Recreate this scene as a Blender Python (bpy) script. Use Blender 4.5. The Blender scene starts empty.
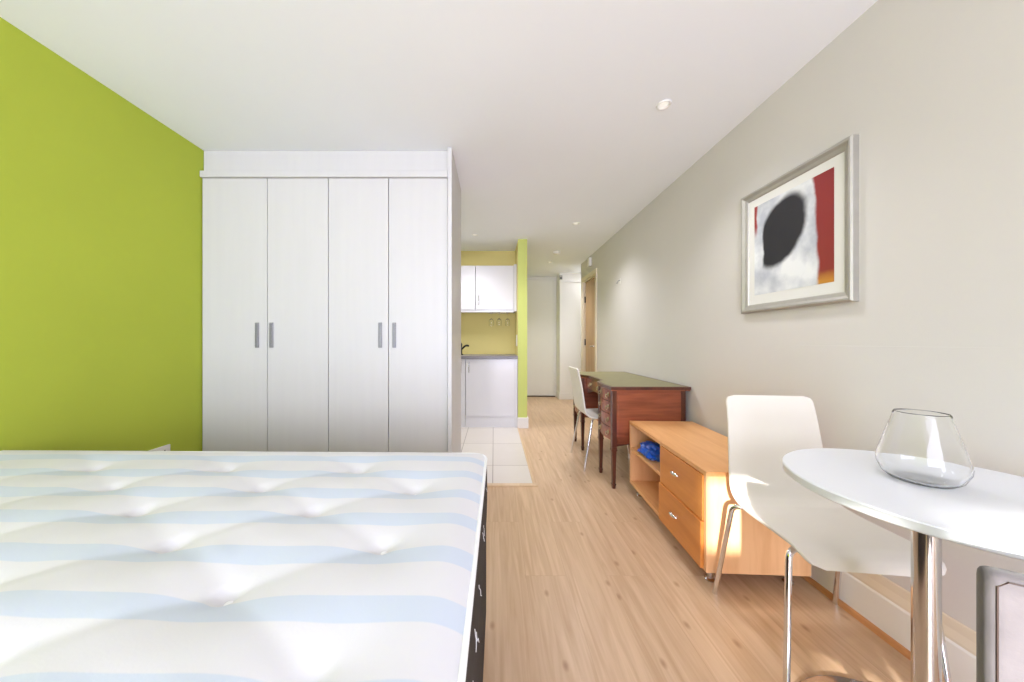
import bpy, bmesh, math, random
from mathutils import Vector, Matrix
random.seed(7)
SC = bpy.context.scene
COL = SC.collection
HC = 1.10                      # camera height
# ------------------------------------------------------------------ camera
cam_d = bpy.data.cameras.new('camera'); cam = bpy.data.objects.new('camera', cam_d); COL.objects.link(cam)
cam_d.sensor_width = 36.0
cam_d.lens = 36.0 * 330.0 / 1024.0
cam_d.shift_x = (512 - 494) / 1024.0
cam_d.shift_y = 0.0005
cam_d.clip_start = 0.02
cam.location = (0, 0, HC); cam.rotation_euler = (math.radians(90), 0, 0)
SC.camera = cam
# ------------------------------------------------------------------ world, sun, window daylight, exposure
world = bpy.data.worlds.new('world'); SC.world = world; world.use_nodes = True
wn = world.node_tree.nodes
wn['Background'].inputs[0].default_value = (0.80, 0.90, 1.0, 1); wn['Background'].inputs[1].default_value = 2.0
sun_d = bpy.data.lights.new('sun', 'SUN'); sun_d.energy = 7.0; sun_d.angle = math.radians(0.9); sun_d.color = (1.0, 0.97, 0.93)
sun = bpy.data.objects.new('sun', sun_d); COL.objects.link(sun)
sun.rotation_euler = Vector((0.44, 1.0, -0.31)).to_track_quat('-Z', 'Y').to_euler()
sun.location = (-1, -4, 3)
def area(name, loc, direction, sx, sy, power, color):
    d = bpy.data.lights.new(name, 'AREA'); d.shape = 'RECTANGLE'; d.size = sx; d.size_y = sy
    d.energy = power; d.color = color
    o = bpy.data.objects.new(name, d); COL.objects.link(o); o.location = loc
    o.rotation_euler = Vector(direction).to_track_quat('-Z', 'Z').to_euler()
    return o
area('window_daylight', (-0.25, -2.93, 1.22), (0, 1, 0), 3.1, 2.1, 102.0, (0.76, 0.79, 1.0))
area('kitchen_fill_light', (-1.05, 3.60, 2.36), (0, 0, -1), 1.0, .5, 11.0, (0.92, .92, 1.0))  # added fill without a fixture, hidden behind the wardrobe, lifts the far end
area('hall_fill_light', (2.0, 6.05, 2.36), (0, 0, -1), .5, .4, 3.0, (0.92, .92, 1.0))  # added fill without a fixture, out of view in the recess, brightens the hall
SC.view_settings.view_transform = 'Standard'; SC.view_settings.look = 'None'
SC.view_settings.gamma = 1.0; SC.view_settings.use_curve_mapping = False
SC.view_settings.exposure = 1.13
SC.cycles.max_bounces = 14; SC.cycles.diffuse_bounces = 8; SC.cycles.transmission_bounces = 10
SC.cycles.use_denoising = True
SC.cycles.sample_clamp_indirect = 6.0
DOWNLIGHT = 60.0                # watts of each ceiling downlight

# ------------------------------------------------------------------ materials
def lin(c):
    return tuple(((v/255)/12.92 if v/255 <= .04045 else ((v/255+.055)/1.055)**2.4) for v in c) + (1,)
def mat(name, rgb, rough=0.5, metal=0.0, spec=0.5, bump=0.0, bscale=60, var=0.0, vscale=3.0, vmap=(1, 1, 1), coat=0.0, sheen=0.0):
    m = bpy.data.materials.new(name); m.use_nodes = True
    nt = m.node_tree; b = nt.nodes['Principled BSDF']
    c = lin(rgb)
    b.inputs['Base Color'].default_value = c
    b.inputs['Roughness'].default_value = rough; b.inputs['Metallic'].default_value = metal
    b.inputs['Specular IOR Level'].default_value = spec
    b.inputs['Coat Weight'].default_value = coat
    b.inputs['Sheen Weight'].default_value = sheen
    tc = nt.nodes.new('ShaderNodeTexCoord'); mp = nt.nodes.new('ShaderNodeMapping'); mp.inputs['Scale'].default_value = vmap
    nt.links.new(tc.outputs['Object'], mp.inputs['Vector'])
    n = nt.nodes.new('ShaderNodeTexNoise'); n.inputs['Scale'].default_value = vscale; n.inputs['Detail'].default_value = 4
    nt.links.new(mp.outputs[0], n.inputs['Vector'])
    r = nt.nodes.new('ShaderNodeValToRGB')
    v = max(var, 0.004)
    r.color_ramp.elements[0].position = .3; r.color_ramp.elements[1].position = .7
    r.color_ramp.elements[0].color = tuple(x*(1-v) for x in c[:3]) + (1,)
    r.color_ramp.elements[1].color = tuple(min(1, x*(1+v)) for x in c[:3]) + (1,)
    nt.links.new(n.outputs['Fac'], r.inputs['Fac']); nt.links.new(r.outputs['Color'], b.inputs['Base Color'])
    if bump:
        n2 = nt.nodes.new('ShaderNodeTexNoise'); n2.inputs['Scale'].default_value = bscale; n2.inputs['Detail'].default_value = 3
        nt.links.new(tc.outputs['Object'], n2.inputs['Vector'])
        bp = nt.nodes.new('ShaderNodeBump'); bp.inputs['Strength'].default_value = bump; bp.inputs['Distance'].default_value = .002
        nt.links.new(n2.outputs['Fac'], bp.inputs['Height']); nt.links.new(bp.outputs['Normal'], b.inputs['Normal'])
    return m
def wood(name, dark, light, rough=.4, axis='Y', scale=1.0, rings=9.0, spec=.5, coat=0.0):
    """grain runs along the object's given axis"""
    m = bpy.data.materials.new(name); m.use_nodes = True
    nt = m.node_tree; b = nt.nodes['Principled BSDF']; L = nt.links.new
    tc = nt.nodes.new('ShaderNodeTexCoord'); mp = nt.nodes.new('ShaderNodeMapping')
    s = {'X': (1.2, 12, 12), 'Y': (12, 1.2, 12), 'Z': (12, 12, 1.2)}[axis]
    mp.inputs['Scale'].default_value = tuple(q*scale for q in s)
    L(tc.outputs['Object'], mp.inputs['Vector'])
    n = nt.nodes.new('ShaderNodeTexNoise'); n.inputs['Scale'].default_value = 1.0; n.inputs['Detail'].default_value = 6; n.inputs['Distortion'].default_value = .6
    L(mp.outputs[0], n.inputs['Vector'])
    mp2 = nt.nodes.new('ShaderNodeMapping'); mp2.inputs['Scale'].default_value = tuple(q*scale*6 for q in s)
    L(tc.outputs['Object'], mp2.inputs['Vector'])
    n2 = nt.nodes.new('ShaderNodeTexNoise'); n2.inputs['Scale'].default_value = 1.0; n2.inputs['Detail'].default_value = 3
    L(mp2.outputs[0], n2.inputs['Vector'])
    mx = nt.nodes.new('ShaderNodeMath'); mx.operation = 'MULTIPLY_ADD'; mx.inputs[1].default_value = .35
    L(n2.outputs['Fac'], mx.inputs[0]); L(n.outputs['Fac'], mx.inputs[2])
    r = nt.nodes.new('ShaderNodeValToRGB')
    r.color_ramp.elements[0].position = .48; r.color_ramp.elements[1].position = .85
    r.color_ramp.elements[0].color = lin(dark); r.color_ramp.elements[1].color = lin(light)
    L(mx.outputs[0], r.inputs['Fac']); L(r.outputs['Color'], b.inputs['Base Color'])
    b.inputs['Roughness'].default_value = rough; b.inputs['Specular IOR Level'].default_value = spec
    b.inputs['Coat Weight'].default_value = coat
    return m

def floor_material():
    m = bpy.data.materials.new('oak_laminate'); m.use_nodes = True
    nt = m.node_tree; b = nt.nodes['Principled BSDF']; L = nt.links.new; N = nt.nodes.new
    tc = N('ShaderNodeTexCoord')
    mp = N('ShaderNodeMapping'); mp.inputs['Rotation'].default_value = (0, 0, math.radians(90)); mp.inputs['Location'].default_value = (.3, .04, 0)
    L(tc.outputs['Object'], mp.inputs['Vector'])
    br = N('ShaderNodeTexBrick'); br.inputs['Scale'].default_value = 1.0
    br.inputs['Brick Width'].default_value = 1.25; br.inputs['Row Height'].default_value = .19
    br.inputs['Mortar Size'].default_value = .0012; br.inputs['Mortar Smooth'].default_value = .4
    br.inputs['Color1'].default_value = (0, 0, 0, 1); br.inputs['Color2'].default_value = (1, 1, 1, 1); br.inputs['Mortar'].default_value = (.5, .5, .5, 1)
    br.offset = .37
    L(mp.outputs[0], br.inputs['Vector'])
    # grain, shifted for each plank
    sep = N('ShaderNodeSeparateColor'); L(br.outputs['Color'], sep.inputs[0])
    add = N('ShaderNodeVectorMath'); add.operation = 'MULTIPLY_ADD'
    cmb = N('ShaderNodeCombineXYZ'); L(sep.outputs[0], cmb.inputs[0]); L(sep.outputs[0], cmb.inputs[1]); L(sep.outputs[0], cmb.inputs[2])
    L(cmb.outputs[0], add.inputs[0]); add.inputs[1].default_value = (17, 31, 5); L(tc.outputs['Object'], add.inputs[2])
    g = N('ShaderNodeMapping'); g.inputs['Scale'].default_value = (24, 1.5, 1); L(add.outputs[0], g.inputs['Vector'])
    n = N('ShaderNodeTexNoise'); n.inputs['Scale'].default_value = 1.4; n.inputs['Detail'].default_value = 7; n.inputs['Distortion'].default_value = .9
    L(g.outputs[0], n.inputs['Vector'])
    r = N('ShaderNodeValToRGB'); e = r.color_ramp.elements
    e[0].position = .27; e[0].color = lin((186, 152, 118)); e[1].position = .68; e[1].color = lin((210, 180, 148))
    L(n.outputs['Fac'], r.inputs['Fac'])
    # knots
    k = N('ShaderNodeMapping'); k.inputs['Scale'].default_value = (4.2, 2.2, 1); L(add.outputs[0], k.inputs['Vector'])
    vo = N('ShaderNodeTexVoronoi'); vo.voronoi_dimensions = '2D'; vo.inputs['Scale'].default_value = 1.0; L(k.outputs[0], vo.inputs['Vector'])
    kr = N('ShaderNodeValToRGB'); kr.color_ramp.elements[0].position = .012; kr.color_ramp.elements[0].color = (.66, .57, .50, 1)
    kr.color_ramp.elements[1].position = .055; kr.color_ramp.elements[1].color = (1, 1, 1, 1)
    L(vo.outputs['Distance'], kr.inputs['Fac'])
    m1 = N('ShaderNodeMix'); m1.data_type = 'RGBA'; m1.blend_type = 'MULTIPLY'; m1.inputs[0].default_value = .85
    L(r.outputs['Color'], m1.inputs[6]); L(kr.outputs['Color'], m1.inputs[7])
    # plank tone
    tr = N('ShaderNodeValToRGB'); tr.color_ramp.elements[0].color = (.955, .955, .955, 1); tr.color_ramp.elements[1].color = (1.0, 1.0, 1.0, 1)
    L(sep.outputs[0], tr.inputs['Fac'])
    m2 = N('ShaderNodeMix'); m2.data_type = 'RGBA'; m2.blend_type = 'MULTIPLY'; m2.inputs[0].default_value = 1
    L(m1.outputs[2], m2.inputs[6]); L(tr.outputs['Color'], m2.inputs[7])
    m3 = N('ShaderNodeMix'); m3.data_type = 'RGBA'; m3.inputs[7].default_value = lin((150, 115, 84))
    ml = N('ShaderNodeMath'); ml.operation = 'MULTIPLY'; ml.inputs[1].default_value = .28; L(br.outputs['Fac'], ml.inputs[0])
    L(ml.outputs[0], m3.inputs[0]); L(m2.outputs[2], m3.inputs[6]); L(m3.outputs[2], b.inputs['Base Color'])
    b.inputs['Roughness'].default_value = .33; b.inputs['Specular IOR Level'].default_value = .45
    return m

def tile_material():
    m = bpy.data.materials.new('kitchen_tile'); m.use_nodes = True
    nt = m.node_tree; b = nt.nodes['Principled BSDF']; L = nt.links.new; N = nt.nodes.new
    tc = N('ShaderNodeTexCoord'); mp = N('ShaderNodeMapping'); mp.inputs['Location'].default_value = (.01+.0, .23, 0)
    L(tc.outputs['Object'], mp.inputs['Vector'])
    br = N('ShaderNodeTexBrick'); br.offset = 0; br.inputs['Scale'].default_value = 1
    br.inputs['Brick Width'].default_value = .315; br.inputs['Row Height'].default_value = .63
    br.inputs['Mortar Size'].default_value = .0035; br.inputs['Mortar Smooth'].default_value = .3
    br.inputs['Color1'].default_value = lin((205, 197, 190)); br.inputs['Color2'].default_value = lin((214, 207, 200))
    br.inputs['Mortar'].default_value = lin((140, 126, 118))
    L(mp.outputs[0], br.inputs['Vector'])
    n = N('ShaderNodeTexNoise'); n.inputs['Scale'].default_value = 5; n.inputs['Detail'].default_value = 6; L(tc.outputs['Object'], n.inputs['Vector'])
    r = N('ShaderNodeValToRGB'); r.color_ramp.elements[0].color = (.93, .92, .91, 1); r.color_ramp.elements[1].color = (1, 1, 1, 1)
    L(n.outputs['Fac'], r.inputs['Fac'])
    mm = N('ShaderNodeMix'); mm.data_type = 'RGBA'; mm.blend_type = 'MULTIPLY'; mm.inputs[0].default_value = 1
    L(br.outputs['Color'], mm.inputs[6]); L(r.outputs['Color'], mm.inputs[7]); L(mm.outputs[2], b.inputs['Base Color'])
    b.inputs['Roughness'].default_value = .32
    return m

def stripe_material():
    """mattress ticking: faint blue stripes that run along x"""
    m = bpy.data.materials.new('mattress_ticking'); m.use_nodes = True
    nt = m.node_tree; b = nt.nodes['Principled BSDF']; L = nt.links.new; N = nt.nodes.new
    tc = N('ShaderNodeTexCoord'); sp = N('ShaderNodeSeparateXYZ'); L(tc.outputs['Object'], sp.inputs[0])
    a = N('ShaderNodeMath'); a.operation = 'MULTIPLY_ADD'; a.inputs[1].default_value = 1/.131; a.inputs[2].default_value = 20.881; L(sp.outputs['Y'], a.inputs[0])
    f = N('ShaderNodeMath'); f.operation = 'FRACT'; L(a.outputs[0], f.inputs[0])
    r = N('ShaderNodeValToRGB'); e = r.color_ramp.elements
    blue = lin((194, 204, 219)); white = lin((213, 213, 218)); mid = lin((222, 227, 231))
    e[0].position = 0; e[0].color = blue; e[1].position = .34; e[1].color = blue
    for p, c in ((.36, white), (.97, white), (.99, blue)):
        q = e.new(p); q.color = c
    L(f.outputs[0], r.inputs['Fac'])
    # a second very faint pinstripe weave in the white
    n = N('ShaderNodeTexNoise'); n.inputs['Scale'].default_value = 260; L(tc.outputs['Object'], n.inputs['Vector'])
    bp = N('ShaderNodeBump'); bp.inputs['Strength'].default_value = .12; bp.inputs['Distance'].default_value = .001
    L(n.outputs['Fac'], bp.inputs['Height']); L(bp.outputs['Normal'], b.inputs['Normal'])
    L(r.outputs['Color'], b.inputs['Base Color'])
    b.inputs['Roughness'].default_value = .55; b.inputs['Sheen Weight'].default_value = .15
    return m

def art_material():
    """abstract print; object coordinates: y across (0..1), z up (0..1)"""
    m = bpy.data.materials.new('abstract_print'); m.use_nodes = True
    nt = m.node_tree; b = nt.nodes['Principled BSDF']; L = nt.links.new; N = nt.nodes.new
    tc = N('ShaderNodeTexCoord'); sp = N('ShaderNodeSeparateXYZ')
    nz = N('ShaderNodeTexNoise'); nz.inputs['Scale'].default_value = 9; nz.inputs['Detail'].default_value = 6
    L(tc.outputs['Object'], nz.inputs['Vector'])
    wob = N('ShaderNodeVectorMath'); wob.operation = 'MULTIPLY_ADD'
    sub = N('ShaderNodeVectorMath'); sub.operation = 'SUBTRACT'; sub.inputs[1].default_value = (.5, .5, .5); L(nz.outputs['Color'], sub.inputs[0])
    wob.inputs[1].default_value = (0, .035, .035); L(sub.outputs[0], wob.inputs[0]); L(tc.outputs['Object'], wob.inputs[2])
    L(wob.outputs[0], sp.inputs[0])
    W, H = ART
    def mth(op, a, b_=None, c=None):
        q = N('ShaderNodeMath'); q.operation = op
        for i, v in enumerate((a, b_, c)):
            if v is None: continue
            if isinstance(v, (int, float)): q.inputs[i].default_value = v
            else: L(v, q.inputs[i])
        return q.outputs[0]
    u = mth('SUBTRACT', 1.0, mth('DIVIDE', sp.outputs['Y'], W))       # left to right as the viewer reads it
    v = mth('DIVIDE', sp.outputs['Z'], H)
    def smooth(val, lo, hi):
        q = N('ShaderNodeMapRange'); q.interpolation_type = 'SMOOTHSTEP'
        q.inputs['From Min'].default_value = lo; q.inputs['From Max'].default_value = hi
        L(val, q.inputs['Value']); return q.outputs[0]
    # black D-shaped blob: circle cut by a straight left edge
    dx = mth('SUBTRACT', u, .385); dy = mth('SUBTRACT', v, .615)
    dy2 = mth('ADD', dy, mth('MULTIPLY', dx, -.35))
    rr = mth('SQRT', mth('ADD', mth('POWER', mth('DIVIDE', dx, .33), 2.0), mth('POWER', mth('DIVIDE', dy2, .335), 2.0)))
    blob = mth('MULTIPLY', smooth(rr, 1.10, .88), smooth(u, .12, .16))
    # red band on the right with an arched edge
    edge = mth('MULTIPLY_ADD', mth('POWER', mth('SUBTRACT', v, .0), 2.0), -.05, .832)
    red = smooth(mth('SUBTRACT', u, edge), -.02, .02)
    redl = mth('MULTIPLY', smooth(u, .055, .03), smooth(v, .62, .78))
    nb = N('ShaderNodeTexNoise'); nb.inputs['Scale'].default_value = 7; nb.inputs['Detail'].default_value = 5; L(tc.outputs['Object'], nb.inputs['Vector'])
    bg = N('ShaderNodeValToRGB'); bg.color_ramp.elements[0].position = .35; bg.color_ramp.elements[0].color = lin((176, 180, 190))
    bg.color_ramp.elements[1].position = .62; bg.color_ramp.elements[1].color = lin((226, 228, 230)); L(nb.outputs['Fac'], bg.inputs['Fac'])
    def mix(f, a, b_):
        q = N('ShaderNodeMix'); q.data_type = 'RGBA'; L(f, q.inputs[0]); L(a, q.inputs[6])
        if isinstance(b_, tuple): q.inputs[7].default_value = b_
        else: L(b_, q.inputs[7])
        return q.outputs[2]
    c = mix(blob, bg.outputs['Color'], lin((24, 23, 30)))
    rc = N('ShaderNodeValToRGB'); e = rc.color_ramp.elements
    e[0].position = .02; e[0].color = lin((190, 130, 40)); e[1].position = .12; e[1].color = lin((132, 38, 26))
    q = e.new(.95); q.color = lin((136, 26, 24)); L(v, rc.inputs['Fac'])
    c = mix(red, c, rc.outputs['Color']); c = mix(redl, c, lin((150, 50, 45)))
    L(c, b.inputs['Base Color']); b.inputs['Roughness'].default_value = .5
    return m
ART = (.43, .49)

def glass(name, tint=(1, 1, 1), ior=1.45, rough=0.0):
    m = bpy.data.materials.new(name); m.use_nodes = True
    b = m.node_tree.nodes['Principled BSDF']
    b.inputs['Base Color'].default_value = tint + (1,); b.inputs['Transmission Weight'].default_value = 1
    b.inputs['IOR'].default_value = ior; b.inputs['Roughness'].default_value = rough
    return m
def emission(name, rgb, strength):
    m = bpy.data.materials.new(name); m.use_nodes = True
    b = m.node_tree.nodes['Principled BSDF']
    b.inputs['Base Color'].default_value = lin(rgb); b.inputs['Emission Color'].default_value = lin(rgb); b.inputs['Emission Strength'].default_value = strength
    return m

M = dict(
    floor=floor_material(), tile=tile_material(), ticking=stripe_material(), art=art_material(),
    ceiling=mat('ceiling_paint', (240, 243, 250), .9, spec=.2, var=.012, vscale=1.2),
    wall=mat('grey_cream_paint', (208, 204, 200), .85, spec=.2, bump=.1, bscale=180, var=.018, vscale=1.6),
    green=mat('lime_green_paint', (172, 186, 66), .8, spec=.25, bump=.1, bscale=180, var=.03, vscale=1.5),
    lit_green=mat('lit_lime_paint', (196, 204, 118), .8, spec=.25, bump=.1, bscale=180, var=.02, vscale=1.5),  # same lime paint as the left wall, its brighter lighting put into the colour
    yellow=mat('yellow_paint', (220, 206, 138), .8, spec=.25, bump=.08, bscale=180, var=.03, vscale=2),
    hall=mat('brightened_hall_paint', (232, 230, 225), .8, spec=.2, var=.01, vscale=2),  # wall colour lightened to make up for missing light in the hall
    white=mat('white_gloss_paint', (230, 228, 224), .35, spec=.5, var=.01, bump=.05, bscale=40),
    moulding=mat('cream_moulding_paint', (222, 210, 190), .5, var=.02),
    wardrobe=mat('wardrobe_foil', (203, 202, 203), .42, spec=.4, var=.012, vscale=2.0, vmap=(12, 12, .7)),
    kitchen_white=mat('kitchen_gloss', (214, 213, 217), .15, spec=.55, var=.006),
    worktop=mat('grey_worktop', (120, 116, 120), .35, var=.15, vscale=80),
    handle_steel=mat('brushed_steel', (150, 150, 154), .5, metal=.5, bump=.5, bscale=220, var=.06, vscale=90),
    chrome=mat('chrome', (232, 232, 236), .07, metal=1.0),
    steel=mat('polished_steel', (205, 203, 202), .14, metal=1.0),
    brass=mat('aged_brass', (186, 172, 142), .4, metal=.9, var=.1, vscale=60),
    cream=mat('cream_leatherette', (218, 213, 205), .42, spec=.4, bump=.12, bscale=300, var=.01),
    table_white=mat('white_laminate', (221, 224, 230), .28, spec=.5, var=.004),
    beech=wood('beech_veneer', (214, 154, 98), (232, 178, 122), .38, 'Y', .8),
    beech_end=wood('beech_veneer_end', (218, 164, 116), (236, 188, 140), .38, 'Z', .8),
    drawer_wood=wood('honey_drawer_veneer', (202, 124, 54), (218, 142, 70), .36, 'Y', .8),
    mahogany=wood('mahogany', (108, 54, 36), (164, 92, 64), .28, 'X', .6, coat=.3),
    mahogany_dark=wood('dark_mahogany', (62, 32, 24), (98, 54, 40), .3, 'Z', .8, coat=.3),
    leather=mat('olive_leather_inlay', (132, 126, 88), .42, var=.06, vscale=9, bump=.1, bscale=200),
    door_wood=wood('oak_door_veneer', (166, 130, 94), (186, 152, 116), .4, 'Z', .7),
    threshold=wood('threshold_oak', (200, 172, 136), (216, 190, 156), .4, 'Y', 1),
    beading=wood('oak_beading', (176, 120, 72), (204, 148, 96), .4, 'Y', 1),
    divan=mat('charcoal_fabric', (72, 68, 66), .95, spec=.1, bump=.6, bscale=260, var=.1, vscale=40),
    piping=mat('white_piping', (236, 238, 240), .6, var=.01),
    thread=mat('white_thread', (225, 225, 225), .7),
    velvet=mat('grey_velvet', (92, 87, 89), .85, spec=.2, bump=.3, bscale=120, var=.14, vscale=14, sheen=.25),
    dark_leg=mat('dark_stained_leg', (52, 38, 32), .4, var=.05),
    black=mat('black_metal', (34, 36, 38), .35, var=.03),
    plastic=mat('white_plastic', (232, 230, 226), .35, var=.004),
    grey_plastic=mat('grey_plastic', (176, 174, 168), .5, var=.02),
    frame=mat('silver_frame', (176, 173, 166), .5, metal=.6, var=.05, vscale=18, bump=.15, bscale=90),
    mount=mat('white_mount_card', (222, 221, 217), .8),
    blue_bag=mat('blue_plastic_bag', (24, 84, 190), .3, var=.25, vscale=14, bump=.8, bscale=40),
    mask_white=mat('white_sun_mask', (236, 236, 236), .9),  # for the unseen panels that shape the sun
    glass=glass('clear_glass', (.985, .995, 1.0), 1.34),
    lamp=emission('lamp_glow', (225, 223, 218), .28),
)

# ------------------------------------------------------------------ mesh helpers
def obj(name, bm, material, parent=None, smooth=False, loc=None):
    me = bpy.data.meshes.new(name); bmesh.ops.recalc_face_normals(bm, faces=bm.faces); bm.to_mesh(me); bm.free()
    o = bpy.data.objects.new(name, me); COL.objects.link(o)
    mats = material if isinstance(material, (list, tuple)) else [material]
    for m in mats: me.materials.append(m)
    if smooth:
        for p in me.polygons: p.use_smooth = True
        try: me.set_sharp_from_angle(angle=math.radians(40))
        except Exception: pass
    if parent: o.parent = parent
    if loc: o.location = loc
    return o
def box(bm, x0, x1, y0, y1, z0, z1, bevel=0.0, seg=2, mi=0):
    t = bmesh.new()
    bmesh.ops.create_cube(t, size=1)
    for v in t.verts:
        v.co = Vector(((x0+x1)/2 + v.co.x*(x1-x0), (y0+y1)/2 + v.co.y*(y1-y0), (z0+z1)/2 + v.co.z*(z1-z0)))
    if bevel: bmesh.ops.bevel(t, geom=t.edges[:], offset=bevel, segments=seg, profile=.6, affect='EDGES')
    for f in t.faces: f.material_index = mi
    merge(bm, t)
def merge(bm, t):
    me = bpy.data.meshes.new('tmp'); t.to_mesh(me); t.free(); bm.from_mesh(me); bpy.data.meshes.remove(me)
def BX(*a, **k):
    bm = bmesh.new(); box(bm, *a, **k); return bm
def ring(bm, c, r, axis_u, axis_v, n):
    return [bm.verts.new(c + axis_u*(math.cos(2*math.pi*i/n)*r) + axis_v*(math.sin(2*math.pi*i/n)*r)) for i in range(n)]
def tube(bm, pts, r, n=12, radii=None):
    pts = [Vector(p) for p in pts]; prev = None; u = None
    for i, p in enumerate(pts):
        d = (pts[min(i+1, len(pts)-1)] - pts[max(i-1, 0)]).normalized()
        if u is None:
            u = d.orthogonal().normalized()
        else:
            u = (u - d*u.dot(d)).normalized()
        v = d.cross(u)
        rr = radii[i] if radii else r
        cur = ring(bm, p, rr, u, v, n)
        if prev:
            for k in range(n): bm.faces.new((prev[k], prev[(k+1) % n], cur[(k+1) % n], cur[k]))
        else: bm.faces.new(cur)
        prev = cur
    bm.faces.new(prev)
def TUBE(pts, r, n=12, radii=None):
    bm = bmesh.new(); tube(bm, pts, r, n, radii); return bm
def lathe(bm, prof, n=48, c=(0, 0, 0), closed=False):
    """prof: list of (r, z)"""
    rings = []
    for r, z in prof:
        if r < 1e-6: rings.append([bm.verts.new((c[0], c[1], c[2]+z))])
        else: rings.append([bm.verts.new((c[0]+r*math.cos(2*math.pi*i/n), c[1]+r*math.sin(2*math.pi*i/n), c[2]+z)) for i in range(n)])
    pairs = list(zip(rings, rings[1:])) + ([(rings[-1], rings[0])] if closed else [])
    for a, b in pairs:
        if len(a) == 1 and len(b) == 1: continue
        for k in range(n):
            if len(a) == 1: bm.faces.new((a[0], b[(k+1) % n], b[k]))
            elif len(b) == 1: bm.faces.new((a[k], a[(k+1) % n], b[0]))
            else: bm.faces.new((a[k], a[(k+1) % n], b[(k+1) % n], b[k]))
def LATHE(prof, n=48, c=(0, 0, 0), closed=False):
    bm = bmesh.new(); lathe(bm, prof, n, c, closed); return bm
def prism(bm, poly, z0, z1):
    a = [bm.verts.new((x, y, z0)) for x, y in poly]; b = [bm.verts.new((x, y, z1)) for x, y in poly]
    n = len(poly); bm.faces.new(a); bm.faces.new(b)
    for k in range(n): bm.faces.new((a[k], a[(k+1) % n], b[(k+1) % n], b[k]))
def arc(pts, rad, seg=5):
    """round the inner corners of a 3-D polyline"""
    out = [Vector(pts[0])]
    for i in range(1, len(pts)-1):
        p, a, b = Vector(pts[i]), Vector(pts[i-1]), Vector(pts[i+1])
        d1 = (a-p); d2 = (b-p); r = min(rad, d1.length*.49, d2.length*.49)
        s, e = p + d1.normalized()*r, p + d2.normalized()*r
        for k in range(seg+1):
            t = k/seg; out.append(s*(1-t)**2 + p*2*t*(1-t) + e*t*t)
    out.append(Vector(pts[-1])); return out
def thing(name, label, cat, loc=(0, 0, 0), rotz=0, group=None):
    o = bpy.data.objects.new(name, None); COL.objects.link(o); o.empty_display_size = .1
    o.location = loc; o.rotation_euler = (0, 0, rotz); o['label'] = label; o['category'] = cat
    if group: o['group'] = group
    return o
def tag(o, label, cat, group=None):
    o['label'] = label; o['category'] = cat
    if group: o['group'] = group
    return o
def struct(name, bm, m, parent=None, smooth=False):
    o = obj(name, bm, m, parent, smooth)
    if not parent: o['kind'] = 'structure'
    return o
def dup(root, loc, rotz, label, group=None):
    r = root.copy(); COL.objects.link(r); r.location = loc; r.rotation_euler = (0, 0, rotz); r['label'] = label
    if group: r['group'] = group
    for ch in list(root.children):
        c = ch.copy(); COL.objects.link(c); c.parent = r
        for g in ch.children:
            d = g.copy(); COL.objects.link(d); d.parent = c
    return r

# ------------------------------------------------------------------ the room
XL, XR, H, YB = -1.977, 1.463, 2.40, -3.00
FARY = 6.62
struct('floor', BX(XL-.1, 2.6, YB-.1, FARY+.1, -.08, 0), M['floor'])
TX, TY = .297, 2.54
struct('floor_kitchen', BX(XL, TX, TY, 4.74, 0, .004), M['tile'])
struct('trim_1', BX(-1.98, TX+.035, TY-.042, TY, 0, .011, bevel=.003), M['threshold'])
struct('trim_2', BX(TX, TX+.014, TY, 4.19, 0, .010, bevel=.003), M['threshold'])
struct('ceiling', BX(XL-.1, 2.6, YB-.1, FARY+.1, H, H+.08), M['ceiling'])
struct('wall_left', BX(XL-.1, XL, YB-.1, 4.74, 0, H), M['green'])
# right wall with the door opening
DY0, DY1, DZ = 4.735, 5.40, 2.075
bm = bmesh.new()
box(bm, XR, XR+.12, YB-.1, DY0, 0, H); box(bm, XR, XR+.12, DY1, 5.545, 0, H); box(bm, XR, XR+.12, DY0, DY1, DZ, H)
struct('wall_right', bm, M['wall'])
struct('wall_recess', BX(XR+.12, 2.6, 5.445, 5.545, 0, H), M['hall'])
struct('wall_far', BX(.30, 2.6, FARY, FARY+.1, 0, H), M['hall'])
struct('wall_recess_end', BX(2.5, 2.6, 5.545, FARY, 0, H), M['hall'])
struct('wall_boxing', BX(1.25, 2.5, 6.27, FARY, 0, H), M['hall'])
struct('wall_kitchen', BX(XL-.1, .305, 4.74, 4.84, 0, H), M['yellow'])
# partition between kitchen and hall; the side that faces the kitchen is yellow
bm = BX(.305, .4215, 4.19, FARY, 0, H)
for f in bm.faces:
    f.normal_update()
    if f.normal.x < -.9: f.material_index = 1
struct('wall_partition', bm, [M['lit_green'], M['yellow']])
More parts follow.
